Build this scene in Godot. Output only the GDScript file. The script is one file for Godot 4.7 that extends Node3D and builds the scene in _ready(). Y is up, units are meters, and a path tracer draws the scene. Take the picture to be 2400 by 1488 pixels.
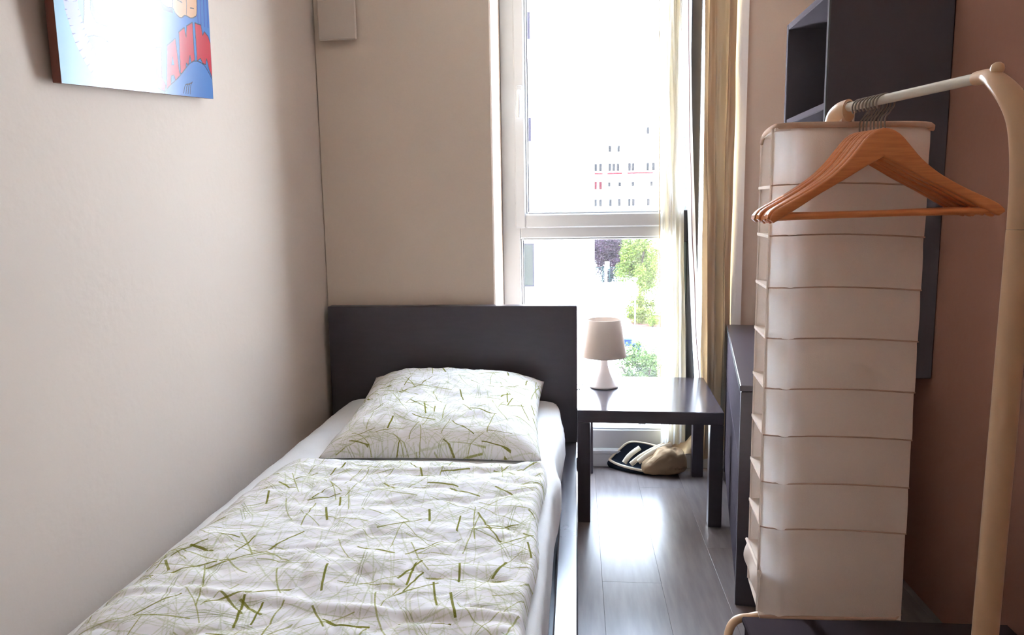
extends Node3D
# A narrow bedroom: bed along the white wall, recessed window at the far end, clothes rack and hanging organizer at the right.

var M := {}
var rng := RandomNumberGenerator.new()
const GROUND := -6.0

# ------------------------------------------------------------------ naming and tree helpers
func numbered(parent: Node, called: String) -> String:
	if not parent.has_node(NodePath(called)):
		return called
	var i := 1
	while parent.has_node(NodePath("%s_%03d" % [called, i])):
		i += 1
	return "%s_%03d" % [called, i]

func put(o: Node3D, called: String, parent: Node = null) -> Node3D:
	var p: Node = parent if parent else self
	o.name = numbered(p, called)
	p.add_child(o, true)
	return o

func tag(o: Node, label: String, category: String, group := "") -> void:
	o.set_meta("label", label)
	o.set_meta("category", category)
	if group != "":
		o.set_meta("group", group)

func thing(called: String, label: String, category: String, at := Vector3.ZERO, turn := 0.0, group := "") -> Node3D:
	var o := Node3D.new()
	put(o, called)
	o.position = at
	o.rotation.y = turn
	tag(o, label, category, group)
	return o

func structure(called: String) -> Node3D:
	var o := Node3D.new()
	put(o, called)
	o.set_meta("kind", "structure")
	return o

func part(called: String, st, m: Material, parent: Node) -> MeshInstance3D:
	var o := MeshInstance3D.new()
	o.mesh = st.commit() if st is SurfaceTool else st
	o.material_override = m
	o.cast_shadow = GeometryInstance3D.SHADOW_CASTING_SETTING_ON
	put(o, called, parent)
	return o

# ------------------------------------------------------------------ mesh helpers
func begin() -> SurfaceTool:
	var st := SurfaceTool.new()
	st.begin(Mesh.PRIMITIVE_TRIANGLES)
	return st

func tri(st: SurfaceTool, a: Vector3, b: Vector3, c: Vector3, outward: Vector3) -> void:
	# front faces run clockwise
	var n := (b - a).cross(c - a)
	if n.dot(outward) > 0.0:
		var t := b
		b = c
		c = t
	var nn := outward
	st.set_smooth_group(-1)
	st.add_vertex(a)
	st.add_vertex(b)
	st.add_vertex(c)

func quad(st: SurfaceTool, a: Vector3, b: Vector3, c: Vector3, d: Vector3, outward: Vector3) -> void:
	tri(st, a, b, c, outward)
	tri(st, a, c, d, outward)

# chamfered box added to st; call finish() after
func box(st: SurfaceTool, c: Vector3, s: Vector3, bev := 0.003, basis := Basis.IDENTITY) -> void:
	var h := s * 0.5
	bev = minf(bev, minf(h.x, minf(h.y, h.z)) * 0.9)
	var k := h - Vector3(bev, bev, bev)
	var ax := [Vector3.RIGHT, Vector3.UP, Vector3.BACK]
	for i in 3:
		var u: int = (i + 1) % 3
		var w: int = (i + 2) % 3
		for sg in [-1.0, 1.0]:
			var n: Vector3 = ax[i] * sg
			var o: Vector3 = n * h[i]
			var U: Vector3 = ax[u] * k[u]
			var W: Vector3 = ax[w] * k[w]
			quad(st, c + basis * (o - U - W), c + basis * (o + U - W), c + basis * (o + U + W), c + basis * (o - U + W), basis * n)
	if bev <= 0.0:
		return
	for i in 3:                                                # edges along axis i
		var u: int = (i + 1) % 3
		var w: int = (i + 2) % 3
		for su in [-1.0, 1.0]:
			for sw in [-1.0, 1.0]:
				var L: Vector3 = ax[i] * k[i]
				var p: Vector3 = ax[u] * su * h[u] + ax[w] * sw * k[w]
				var q: Vector3 = ax[u] * su * k[u] + ax[w] * sw * h[w]
				quad(st, c + basis * (p - L), c + basis * (p + L), c + basis * (q + L), c + basis * (q - L), basis * (ax[u] * su + ax[w] * sw))
	for sx in [-1.0, 1.0]:
		for sy in [-1.0, 1.0]:
			for sz in [-1.0, 1.0]:
				tri(st, c + basis * Vector3(sx * h.x, sy * k.y, sz * k.z), c + basis * Vector3(sx * k.x, sy * h.y, sz * k.z), c + basis * Vector3(sx * k.x, sy * k.y, sz * h.z), basis * Vector3(sx, sy, sz))

func finish(st: SurfaceTool) -> ArrayMesh:
	st.generate_normals()
	return st.commit()

func boxm(s: Vector3, bev := 0.003, c := Vector3.ZERO) -> ArrayMesh:
	var st := begin()
	box(st, c, s, bev)
	return finish(st)

# box between two corners
func span(a: Vector3, b: Vector3, bev := 0.003) -> ArrayMesh:
	return boxm((b - a).abs(), bev, (a + b) * 0.5)

# smooth grid: f(u, v) -> Vector3 with u, v in 0..1; uv from f2 if given
func sheet(nu: int, nv: int, f: Callable, uvf = null, flip := false, st: SurfaceTool = null) -> SurfaceTool:
	var base := 0
	if st == null:
		st = begin()
	else:
		base = st.get_meta("count", 0)
	st.set_smooth_group(1)
	for j in nv + 1:
		for i in nu + 1:
			var u := float(i) / nu
			var v := float(j) / nv
			st.set_uv(uvf.call(u, v) if uvf != null else Vector2(u, v))
			st.add_vertex(f.call(u, v))
	for j in nv:
		for i in nu:
			var a := base + j * (nu + 1) + i
			var b := a + 1
			var c := a + nu + 1
			var d := c + 1
			for k in ([a, c, b, b, c, d] if flip else [a, b, c, b, d, c]):
				st.add_index(k)
	st.set_meta("count", base + (nu + 1) * (nv + 1))
	return st

func smooth(st: SurfaceTool) -> ArrayMesh:
	st.generate_normals()
	return st.commit()

# lathe about y: profile of Vector2(radius, y) from bottom to top
func lathe(profile: Array, segs := 48) -> ArrayMesh:
	var n := profile.size() - 1
	var st := sheet(segs, n, func(u: float, v: float):
		var p: Vector2 = profile[roundi(v * n)]
		return Vector3(p.x * cos(u * TAU), p.y, -p.x * sin(u * TAU)), null, true)
	return smooth(st)

# tube along points with elliptical section: rx along side, ry along the other; radii may be arrays
func tube(pts: Array, rx, ry = null, sides := 14, side_hint := Vector3.ZERO, caps := true) -> ArrayMesh:
	var n := pts.size()
	var rings := []
	var side := side_hint
	for i in n:
		var t: Vector3 = ((pts[mini(i + 1, n - 1)] as Vector3) - (pts[maxi(i - 1, 0)] as Vector3)).normalized()
		if side == Vector3.ZERO:
			side = t.cross(Vector3.UP if absf(t.y) < 0.9 else Vector3.RIGHT)
		side = (side - t * side.dot(t)).normalized()
		var up := side.cross(t)
		var a: float = rx[i] if rx is Array else rx
		var b: float = a if ry == null else (ry[i] if ry is Array else ry)
		var ring := []
		for k in sides + 1:
			var g := TAU * k / sides
			ring.append((pts[i] as Vector3) + side * cos(g) * a + up * sin(g) * b)
		rings.append(ring)
	var st := begin()
	st.set_smooth_group(1)
	for i in n:
		for k in sides + 1:
			st.set_uv(Vector2(float(k) / sides, float(i) / maxi(n - 1, 1)))
			st.add_vertex(rings[i][k])
	for i in n - 1:
		for k in sides:
			var a := i * (sides + 1) + k
			for q in [a, a + sides + 1, a + 1, a + 1, a + sides + 1, a + sides + 2]:
				st.add_index(q)
	if caps:
		for e in [0, n - 1]:
			st.set_smooth_group(2 + e)
			var base: int = n * (sides + 1) + (0 if e == 0 else sides + 2)
			st.add_vertex(pts[e])
			for k in sides + 1:
				st.add_vertex(rings[e][k])
			for k in sides:
				for q in ([base, base + k + 1, base + k + 2] if e == 0 else [base, base + k + 2, base + k + 1]):
					st.add_index(q)
	st.generate_normals()
	return st.commit()

func curve(ctrl: Array, n := 24) -> Array:
	# Catmull-Rom through the control points
	var out := []
	var m := ctrl.size()
	for i in m - 1:
		var p0: Vector3 = ctrl[maxi(i - 1, 0)]
		var p1: Vector3 = ctrl[i]
		var p2: Vector3 = ctrl[i + 1]
		var p3: Vector3 = ctrl[mini(i + 2, m - 1)]
		var steps := maxi(2, n / (m - 1))
		for k in steps:
			out.append(p1.cubic_interpolate(p2, p0, p3, float(k) / steps))
	out.append(ctrl[m - 1])
	return out

# flat polygon (x, y) given thickness along z, edges chamfered by bev
func plate(poly: PackedVector2Array, depth: float, bev := 0.0) -> ArrayMesh:
	if Geometry2D.is_polygon_clockwise(poly):
		poly.reverse()
	var inner := poly
	if bev > 0.0:
		inner = PackedVector2Array()
		var n := poly.size()
		for i in n:
			var d1 := (poly[i] - poly[(i + n - 1) % n]).normalized()
			var d2 := (poly[(i + 1) % n] - poly[i]).normalized()
			var nn := (Vector2(-d1.y, d1.x) + Vector2(-d2.y, d2.x)).normalized()
			inner.append(poly[i] + nn * bev)
	var st := begin()
	var idx := Geometry2D.triangulate_polygon(inner)
	var h := depth * 0.5
	for s in [1.0, -1.0]:
		for t in range(0, idx.size(), 3):
			var a := inner[idx[t]]
			var b := inner[idx[t + 1]]
			var c := inner[idx[t + 2]]
			tri(st, Vector3(a.x, a.y, s * h), Vector3(b.x, b.y, s * h), Vector3(c.x, c.y, s * h), Vector3(0, 0, s))
	for i in poly.size():
		var a := poly[i]
		var b := poly[(i + 1) % poly.size()]
		var ia := inner[i]
		var ib := inner[(i + 1) % poly.size()]
		var out2 := Vector3((b - a).y, -(b - a).x, 0).normalized()
		var z := h - bev
		quad(st, Vector3(a.x, a.y, -z), Vector3(b.x, b.y, -z), Vector3(b.x, b.y, z), Vector3(a.x, a.y, z), out2)
		if bev > 0.0:
			for s in [1.0, -1.0]:
				quad(st, Vector3(a.x, a.y, s * z), Vector3(b.x, b.y, s * z), Vector3(ib.x, ib.y, s * h), Vector3(ia.x, ia.y, s * h), out2 + Vector3(0, 0, s))
	return finish(st)

func noise(freq: float, sd: int, octaves := 3) -> FastNoiseLite:
	var n := FastNoiseLite.new()
	n.seed = sd
	n.frequency = freq
	n.fractal_octaves = octaves
	n.noise_type = FastNoiseLite.TYPE_SIMPLEX_SMOOTH
	return n

func noise_tex(freq: float, sd: int, dark: Color, light: Color, size := 256, as_normal := false) -> NoiseTexture2D:
	var t := NoiseTexture2D.new()
	t.width = size
	t.height = size
	t.seamless = true
	t.noise = noise(freq, sd, 4)
	if as_normal:
		t.as_normal_map = true
		t.bump_strength = 2.0
	else:
		var g := Gradient.new()
		g.set_color(0, dark)
		g.set_color(1, light)
		t.color_ramp = g
	return t

# ------------------------------------------------------------------ materials
func mat(called: String, c: Color, rough := 0.6, spec := 0.5, metal := 0.0) -> StandardMaterial3D:
	var m := StandardMaterial3D.new()
	m.resource_name = called
	m.albedo_color = c
	m.roughness = rough
	m.metallic_specular = spec
	m.metallic = metal
	M[called] = m
	return m

func wall_paint(called: String, c: Color, rough := 0.75) -> void:
	var m := mat(called, c, rough, 0.35)
	m.heightmap_enabled = true
	m.heightmap_texture = M_relief
	m.heightmap_scale = 0.04
	m.uv1_triplanar = true
	m.uv1_world_triplanar = true
	m.uv1_scale = Vector3(2.2, 2.2, 2.2)

var M_relief: NoiseTexture2D

func glassy(called: String, c: Color, a: float) -> void:
	var m := mat(called, Color(c.r, c.g, c.b, a), 0.02)
	m.transparency = BaseMaterial3D.TRANSPARENCY_ALPHA

func cloth(called: String, c: Color, back: float, sd: int) -> StandardMaterial3D:
	var m := mat(called, c, 0.9, 0.2)
	m.heightmap_enabled = true
	m.heightmap_texture = M_weave
	m.heightmap_scale = 0.03
	m.uv1_triplanar = true
	m.uv1_scale = Vector3(14, 14, 14)
	if back > 0.0:
		m.backlight_enabled = true
		m.backlight = Color(back, back, back)
	return m

var M_weave: NoiseTexture2D

func materials() -> void:
	M_relief = noise_tex(0.05, 5, Color.BLACK, Color.WHITE, 256)
	M_weave = noise_tex(0.09, 9, Color.BLACK, Color.WHITE, 256)
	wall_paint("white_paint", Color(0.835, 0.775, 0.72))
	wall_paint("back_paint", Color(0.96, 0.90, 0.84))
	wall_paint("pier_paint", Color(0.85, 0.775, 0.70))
	wall_paint("right_paint", Color(0.58, 0.41, 0.34))
	wall_paint("ceiling_paint", Color(0.93, 0.89, 0.84))
	mat("trim_white", Color(0.97, 0.96, 0.94), 0.5)
	mat("plastic_white", Color(0.80, 0.80, 0.80), 0.4)
	mat("gasket", Color(0.12, 0.12, 0.13), 0.6)
	mat("window_dark", Color(0.16, 0.15, 0.16), 0.5)
	mat("panel_grey", Color(0.42, 0.47, 0.46), 0.4)
	mat("box_cover", Color(0.80, 0.74, 0.68), 0.5)
	glassy("pane", Color(1, 1, 1), 0.03)
	var t := noise_tex(0.02, 21, Color(0.265, 0.24, 0.265), Color(0.28, 0.255, 0.28), 256)
	for a in [["blackbrown", 0.3, 0.5], ["tabletop_foil", 0.17, 0.6], ["rail_foil", 0.24, 0.6], ["drawer_foil", 0.75, 0.05]]:
		var b := mat(a[0], Color.WHITE, a[1], a[2])
		b.albedo_texture = t
		b.uv1_triplanar = true
		b.uv1_scale = Vector3(1.5, 8, 1.5)
	mat("edge_grey", Color(0.34, 0.34, 0.34), 0.7, 0.1)
	mat("cabinet_dark", Color(0.33, 0.305, 0.32), 0.9, 0.03)
	var ft := noise_tex(0.012, 33, Color(0.44, 0.40, 0.39), Color(0.50, 0.455, 0.44), 512)
	for i in 3:
		var f := mat("laminate_%s" % ["mid", "pale", "dark"][i], [Color(1, 1, 1), Color(0.97, 0.96, 0.95), Color(0.94, 0.94, 0.94)][i], 0.27, 0.37)
		f.albedo_texture = ft
		f.uv1_triplanar = true
		f.uv1_scale = Vector3(5, 5, 0.6)
	mat("floor_base", Color(0.2, 0.18, 0.17), 0.7)
	cloth("sheet_white", Color(0.93, 0.915, 0.90), 0.0, 1)
	cloth("organizer_cloth", Color(0.99, 0.91, 0.84), 0.7, 2)
	cloth("organizer_piping", Color(0.84, 0.70, 0.60), 0.15, 2)
	cloth("curtain_cream", Color(0.95, 0.90, 0.76), 0.9, 3)
	cloth("curtain_beige", Color(0.80, 0.69, 0.53), 0.06, 4)
	cloth("curtain_white", Color(0.95, 0.94, 0.90), 0.9, 4)
	cloth("shade_cloth", Color(0.80, 0.73, 0.67), 0.45, 6)
	mat("lamp_plastic", Color(0.90, 0.87, 0.86), 0.3)
	mat("rack_white", Color(0.87, 0.70, 0.54), 0.28)
	mat("rack_bar", Color(0.88, 0.84, 0.77), 0.22, 0.6)
	mat("steel", Color(0.55, 0.50, 0.46), 0.3, 0.5, 1.0)
	var wt := noise_tex(0.02, 41, Color(0.88, 0.53, 0.32), Color(0.96, 0.63, 0.40), 256)
	var w := mat("hanger_wood", Color.WHITE, 0.33, 0.5)
	w.albedo_texture = wt
	w.uv1_triplanar = true
	w.uv1_scale = Vector3(2, 30, 30)
	cloth("bag_dark", Color(0.13, 0.15, 0.19), 0.0, 7)
	cloth("bag_blue", Color(0.38, 0.45, 0.56), 0.0, 7)
	cloth("bag_trim", Color(0.86, 0.80, 0.70), 0.0, 7)
	cloth("canvas_tan", Color(0.60, 0.50, 0.39), 0.0, 8)
	mat("canvas_edge", Color(0.50, 0.30, 0.25), 0.7)
	mat("dark_box", Color(0.26, 0.22, 0.23), 0.9, 0.05)
	# outdoors
	mat("facade_white", Color(0.95, 0.95, 0.95), 0.9)
	mat("paving", Color(0.92, 0.91, 0.89), 0.9)
	mat("window_far", Color(0.085, 0.085, 0.09), 0.6, 0.05)
	mat("window_red", Color(0.15, 0.05, 0.065), 0.6, 0.05)
	mat("window_bluish", Color(0.17, 0.19, 0.22), 0.6, 0.1)
	mat("red_band", Color(0.22, 0.06, 0.08), 0.8, 0.05)
	mat("teal_pane", Color(0.12, 0.125, 0.115), 0.6, 0.05)
	mat("slate_frame", Color(0.10, 0.09, 0.12), 0.6, 0.1)
	mat("fence_teal", Color(0.07, 0.12, 0.12), 0.6, 0.05)
	mat("bark", Color(0.13, 0.11, 0.09), 0.9, 0.1)
	mat("bin_blue", Color(0.07, 0.12, 0.23), 0.6, 0.1)
	mat("soil", Color(0.36, 0.25, 0.22), 0.95, 0.1)
	for a in [["leaf_purple", Color(0.14, 0.095, 0.14)], ["leaf_green", Color(0.29, 0.34, 0.14)], ["leaf_lime", Color(0.28, 0.31, 0.12)], ["leaf_mid", Color(0.19, 0.25, 0.13)]]:
		var lm := mat(a[0], a[1], 0.8, 0.1)
		lm.vertex_color_use_as_albedo = true
		lm.backlight_enabled = true
		lm.backlight = Color(0.5, 0.5, 0.5)

# ------------------------------------------------------------------ textures with print
var px := PackedByteArray()
var pw := 0

func px_begin(size: int, c: Color) -> void:
	pw = size
	px.resize(size * size * 3)
	for i in size * size:
		px[i * 3] = c.r8
		px[i * 3 + 1] = c.g8
		px[i * 3 + 2] = c.b8

func px_blend(x: int, y: int, c: Color, a: float) -> void:
	x = posmod(x, pw)
	y = posmod(y, pw)
	var i := (y * pw + x) * 3
	px[i] = int(lerpf(px[i], c.r8, a))
	px[i + 1] = int(lerpf(px[i + 1], c.g8, a))
	px[i + 2] = int(lerpf(px[i + 2], c.b8, a))

func stroke(p: Vector2, dir: float, length: float, width: float, bend: float, c: Color, a: float, rough := 0.0) -> void:
	var n := int(length)
	var q := p
	var half := int(ceil(width * 0.5))
	for i in n:
		var g := dir + bend * (float(i) / n - 0.5)
		q += Vector2(cos(g), sin(g))
		if rough > 0.0 and rng.randf() < rough:
			continue
		var nx := Vector2(-sin(g), cos(g))
		for k in range(-half, half + 1):
			var cover := clampf(width * 0.5 + 0.5 - absf(k), 0.0, 1.0)
			if cover > 0.0:
				px_blend(int(q.x + nx.x * k), int(q.y + nx.y * k), c, a * cover)

func px_texture() -> ImageTexture:
	var im := Image.create_from_data(pw, pw, false, Image.FORMAT_RGB8, px)
	im.generate_mipmaps()
	return ImageTexture.create_from_image(im)

func bedding_texture() -> ImageTexture:
	rng.seed = 77
	px_begin(1536, Color(0.955, 0.935, 0.92))
	# pale layer, thin arcs
	for i in 950:
		stroke(Vector2(rng.randf() * pw, rng.randf() * pw), rng.randf() * TAU, rng.randf_range(160, 420), rng.randf_range(2.5, 6.5), rng.randf_range(-0.5, 0.5), Color(0.70, 0.71, 0.50), rng.randf_range(0.16, 0.40), 0.12)
	# outlined twigs, two parallel hairlines
	for i in 60:
		var p := Vector2(rng.randf() * pw, rng.randf() * pw)
		var d := rng.randf() * TAU
		var l := rng.randf_range(120, 260)
		for s in [-5.0, 5.0]:
			stroke(p + Vector2(-sin(d), cos(d)) * s, d, l, 2.0, 0.0, Color(0.50, 0.53, 0.27), 0.65)
	# middle layer
	for i in 105:
		stroke(Vector2(rng.randf() * pw, rng.randf() * pw), rng.randf() * TAU, rng.randf_range(140, 330), rng.randf_range(3.5, 6.0), rng.randf_range(-0.35, 0.35), Color(0.59, 0.58, 0.28), rng.randf_range(0.6, 0.85), 0.06)
	# bold short twigs
	for i in 66:
		var v := rng.randf_range(0.0, TAU)
		stroke(Vector2(rng.randf() * pw, rng.randf() * pw), v, rng.randf_range(100, 190), rng.randf_range(6.0, 9.5), rng.randf_range(-0.12, 0.12), Color(0.47, 0.46, 0.11), 0.93)
	return px_texture()

func fill_poly(pts: Array, c: Color, outline := Color.BLACK, ow := 0.0) -> void:
	var poly := PackedVector2Array()
	for p in pts:
		poly.append(Vector2(p[0] * pw, (1.0 - p[1]) * pw))
	var lo := poly[0]
	var hi := poly[0]
	for p in poly:
		lo = lo.min(p)
		hi = hi.max(p)
	for y in range(maxi(0, int(lo.y)), mini(pw, int(hi.y) + 1)):
		for x in range(maxi(0, int(lo.x)), mini(pw, int(hi.x) + 1)):
			if Geometry2D.is_point_in_polygon(Vector2(x, y), poly):
				px_blend(x, y, c, 1.0)
	if ow > 0.0:
		line(pts + [pts[0]], outline, ow)

func line(pts: Array, c: Color, w: float) -> void:
	for i in pts.size() - 1:
		var a := Vector2(pts[i][0] * pw, (1.0 - pts[i][1]) * pw)
		var b := Vector2(pts[i + 1][0] * pw, (1.0 - pts[i + 1][1]) * pw)
		var n := int(a.distance_to(b)) + 1
		var dirv := (b - a).normalized()
		for k in n:
			var q := a + dirv * k
			for s in range(-int(w), int(w) + 1):
				var x := int(q.x - dirv.y * s)
				var y := int(q.y + dirv.x * s)
				if x >= 0 and y >= 0 and x < pw and y < pw and absf(s) <= w * 0.5 + 0.3:
					px_blend(x, y, c, 1.0)

func curve2(pts: Array, n := 40) -> Array:
	var c := []
	for p in pts:
		c.append(Vector3(p[0], p[1], 0))
	var out := []
	for q in curve(c, n):
		out.append([q.x, q.y])
	return out

func comic_texture() -> ImageTexture:
	rng.seed = 5
	var blue := Color(0.24, 0.42, 0.66)
	var ink := Color(0.10, 0.12, 0.2)
	px_begin(768, blue)
	# dark upright hatching at the right edge
	for x in [0.90, 0.925, 0.955, 0.985]:
		line([[x, 0.30], [x + 0.008, 0.6], [x - 0.004, 1.0]], Color(0.2, 0.3, 0.58), 5)
	# pale blue ground behind the burst
	fill_poly([[0, 0], [0.45, 0], [0.46, 0.3], [0.6, 0.5], [0.6, 1], [0, 1]], Color(0.42, 0.64, 0.76))
	# yellow burst with hollow sides
	var burst := [[0.15, 0.55], [0.149, 0.274], [0.142, 0.227], [0.12, 0.151]] + curve2([[0.12, 0.151], [0.184, 0.167], [0.252, 0.16], [0.289, 0.114], [0.306, 0.058], [0.312, 0.043]]) + curve2([[0.312, 0.043], [0.343, 0.105], [0.38, 0.131]], 12) + [[0.384, 0.213]] + curve2([[0.384, 0.213], [0.318, 0.197], [0.288, 0.207], [0.213, 0.21], [0.183, 0.24], [0.183, 0.28], [0.22, 0.5]])
	fill_poly(burst, Color(0.93, 0.74, 0.42), ink, 2)
	line([[0.38, 0.131], [0.404, 0.051]], Color(0.35, 0.45, 0.6), 4)
	# puffs of smoke above the burst
	for p in [[0.29, 0.26, 0.055], [0.24, 0.29, 0.05], [0.36, 0.25, 0.05], [0.33, 0.33, 0.09], [0.44, 0.34, 0.1]]:
		var ring := []
		for k in 24:
			ring.append([p[0] + cos(k * TAU / 24) * p[2], p[1] + sin(k * TAU / 24) * p[2]])
		fill_poly(ring, Color(0.62, 0.74, 0.84), Color(0.4, 0.45, 0.6), 2)
	# banded lilac tube curling down the left
	var mid := curve2([[0.05, 0.60], [0.07, 0.42], [0.08, 0.263], [0.093, 0.213], [0.116, 0.15], [0.161, 0.087], [0.211, 0.036], [0.262, -0.02]], 90)
	for i in range(0, mid.size() - 1):
		var a: Array = mid[i]
		var b: Array = mid[i + 1]
		var d := Vector2(b[0] - a[0], b[1] - a[1]).normalized()
		var nn := Vector2(-d.y, d.x) * 0.035
		fill_poly([[a[0] - nn.x - d.x * 0.004, a[1] - nn.y - d.y * 0.004], [b[0] - nn.x, b[1] - nn.y], [b[0] + nn.x, b[1] + nn.y], [a[0] + nn.x - d.x * 0.004, a[1] + nn.y - d.y * 0.004]], Color(0.60, 0.62, 0.80))
		if i % 4 == 0:
			line([[a[0] - nn.x, a[1] - nn.y], [a[0] + d.x * 0.008, a[1] + d.y * 0.008], [a[0] + nn.x, a[1] + nn.y]], Color(0.38, 0.38, 0.56), 2)
	# red letters leaning on an arch
	var red := Color(0.72, 0.15, 0.22)
	fill_poly([[0.557, 0.172], [0.597, 0.178], [0.588, 0.065], [0.612, 0.034], [0.601, 0.010], [0.553, 0.020]], red, ink, 2)
	fill_poly([[0.642, 0.188], [0.707, 0.222], [0.721, 0.105], [0.728, 0.076], [0.690, 0.055], [0.679, 0.078], [0.657, 0.073], [0.650, 0.026], [0.617, 0.016]], red, ink, 2)
	fill_poly([[0.664, 0.115], [0.676, 0.150], [0.686, 0.118]], blue, ink, 1)
	fill_poly([[0.737, 0.251], [0.783, 0.275], [0.793, 0.238], [0.803, 0.284], [0.852, 0.305], [0.853, 0.152], [0.824, 0.138], [0.816, 0.170], [0.798, 0.125], [0.782, 0.135], [0.775, 0.112], [0.752, 0.090], [0.730, 0.088]], red, ink, 2)
	fill_poly([[0.872, 0.305], [0.922, 0.304], [0.934, 0.262], [0.949, 0.281], [0.982, 0.265], [1.0, 0.235], [1.0, 0.090], [0.975, 0.128], [0.958, 0.170], [0.946, 0.142], [0.92, 0.147], [0.903, 0.165], [0.873, 0.150]], red, ink, 2)
	# blue mound under the arch
	fill_poly(curve2([[0.60, -0.01], [0.614, 0.017], [0.718, 0.075], [0.81, 0.135], [0.873, 0.150], [0.938, 0.136], [1.0, 0.082]]) + [[1.0, -0.01]], Color(0.27, 0.45, 0.68), ink, 2)
	for k in 4:
		line(curve2([[0.745 + k * 0.018, 0.010], [0.765 + k * 0.014, 0.045], [0.80 + k * 0.008, 0.050 + k * 0.004]], 14), ink, 1.5)
	# two fingertips hanging in from the top
	fill_poly(curve2([[0.60, 0.70], [0.605, 0.42], [0.612, 0.353], [0.66, 0.335], [0.702, 0.336], [0.722, 0.320], [0.76, 0.309], [0.796, 0.324], [0.84, 0.320], [0.872, 0.329], [0.893, 0.349], [0.90, 0.45], [0.90, 0.70]], 70), Color(0.80, 0.60, 0.44), ink, 3)
	line(curve2([[0.806, 0.328], [0.812, 0.387], [0.80, 0.5]], 12), ink, 3)
	line(curve2([[0.700, 0.337], [0.705, 0.40], [0.695, 0.5]], 12), ink, 2)
	line([[0.74, 0.375], [0.78, 0.37]], ink, 1.5)
	line([[0.84, 0.36], [0.87, 0.362]], ink, 1.5)
	fill_poly([[0.608, 0.36], [0.64, 0.335], [0.702, 0.332], [0.70, 0.318], [0.63, 0.318]], Color(0.20, 0.22, 0.28))
	return px_texture()

# ------------------------------------------------------------------ main
func _ready() -> void:
	# camera
	var cam := Camera3D.new()
	cam.name = "camera"
	add_child(cam)
	var pitch := 0.1396
	var yaw := 0.0897
	var roll := -0.0157
	var fwd := Vector3(-sin(yaw) * cos(pitch), -sin(pitch), -cos(yaw) * cos(pitch))
	var r0 := Vector3(cos(yaw), 0, -sin(yaw))
	var u0 := r0.cross(fwd)
	cam.transform = Transform3D(Basis(cos(roll) * r0 + sin(roll) * u0, -sin(roll) * r0 + cos(roll) * u0, -fwd), Vector3(0, 1.201, 0))
	cam.fov = 46.963
	cam.near = 0.05
	cam.far = 600.0
	cam.current = true
	# sky, sun and exposure
	var env := Environment.new()
	env.background_mode = Environment.BG_SKY
	var sky := Sky.new()
	var sm := ProceduralSkyMaterial.new()
	sm.sky_top_color = Color(0.78, 0.88, 1.0)
	sm.sky_horizon_color = Color(0.97, 0.985, 1.0)
	sm.sky_curve = 0.25
	sm.ground_bottom_color = Color(0.80, 0.80, 0.80)
	sm.ground_horizon_color = Color(0.93, 0.94, 0.95)
	sm.sky_energy_multiplier = 1.0
	sm.ground_energy_multiplier = 1.0
	sky.sky_material = sm
	env.sky = sky
	env.background_energy_multiplier = 7.0
	env.tonemap_mode = Environment.TONE_MAPPER_LINEAR
	env.tonemap_exposure = 5.9
	env.sdfgi_enabled = true
	env.ssao_enabled = true
	env.ssil_enabled = true
	var we := WorldEnvironment.new()
	we.name = "world_environment"
	we.environment = env
	add_child(we)
	var sun := DirectionalLight3D.new()
	sun.name = "sun"
	sun.light_color = Color(1.0, 0.97, 0.92)
	sun.light_energy = 1.5
	sun.light_angular_distance = 2.0
	sun.shadow_enabled = true
	sun.rotation_degrees = Vector3(-50, -28, 0)
	add_child(sun)

	materials()
	room()
	window()
	bed()
	bedding()
	side_table()
	dresser()
	wall_cabinet()
	curtains()
	organizer()
	clothes_rack()
	hangers()
	lamp()
	bag()
	wall_picture()
	vent()
	outdoors()

# ------------------------------------------------------------------ the room
const LX := -1.072
const RX := 1.062
const PIER := -3.045
const PIER_X := -0.343
const ENDZ := -3.40
const BACK := 1.1
const CEIL := 2.52
const OPEN_R := 0.716

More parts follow.
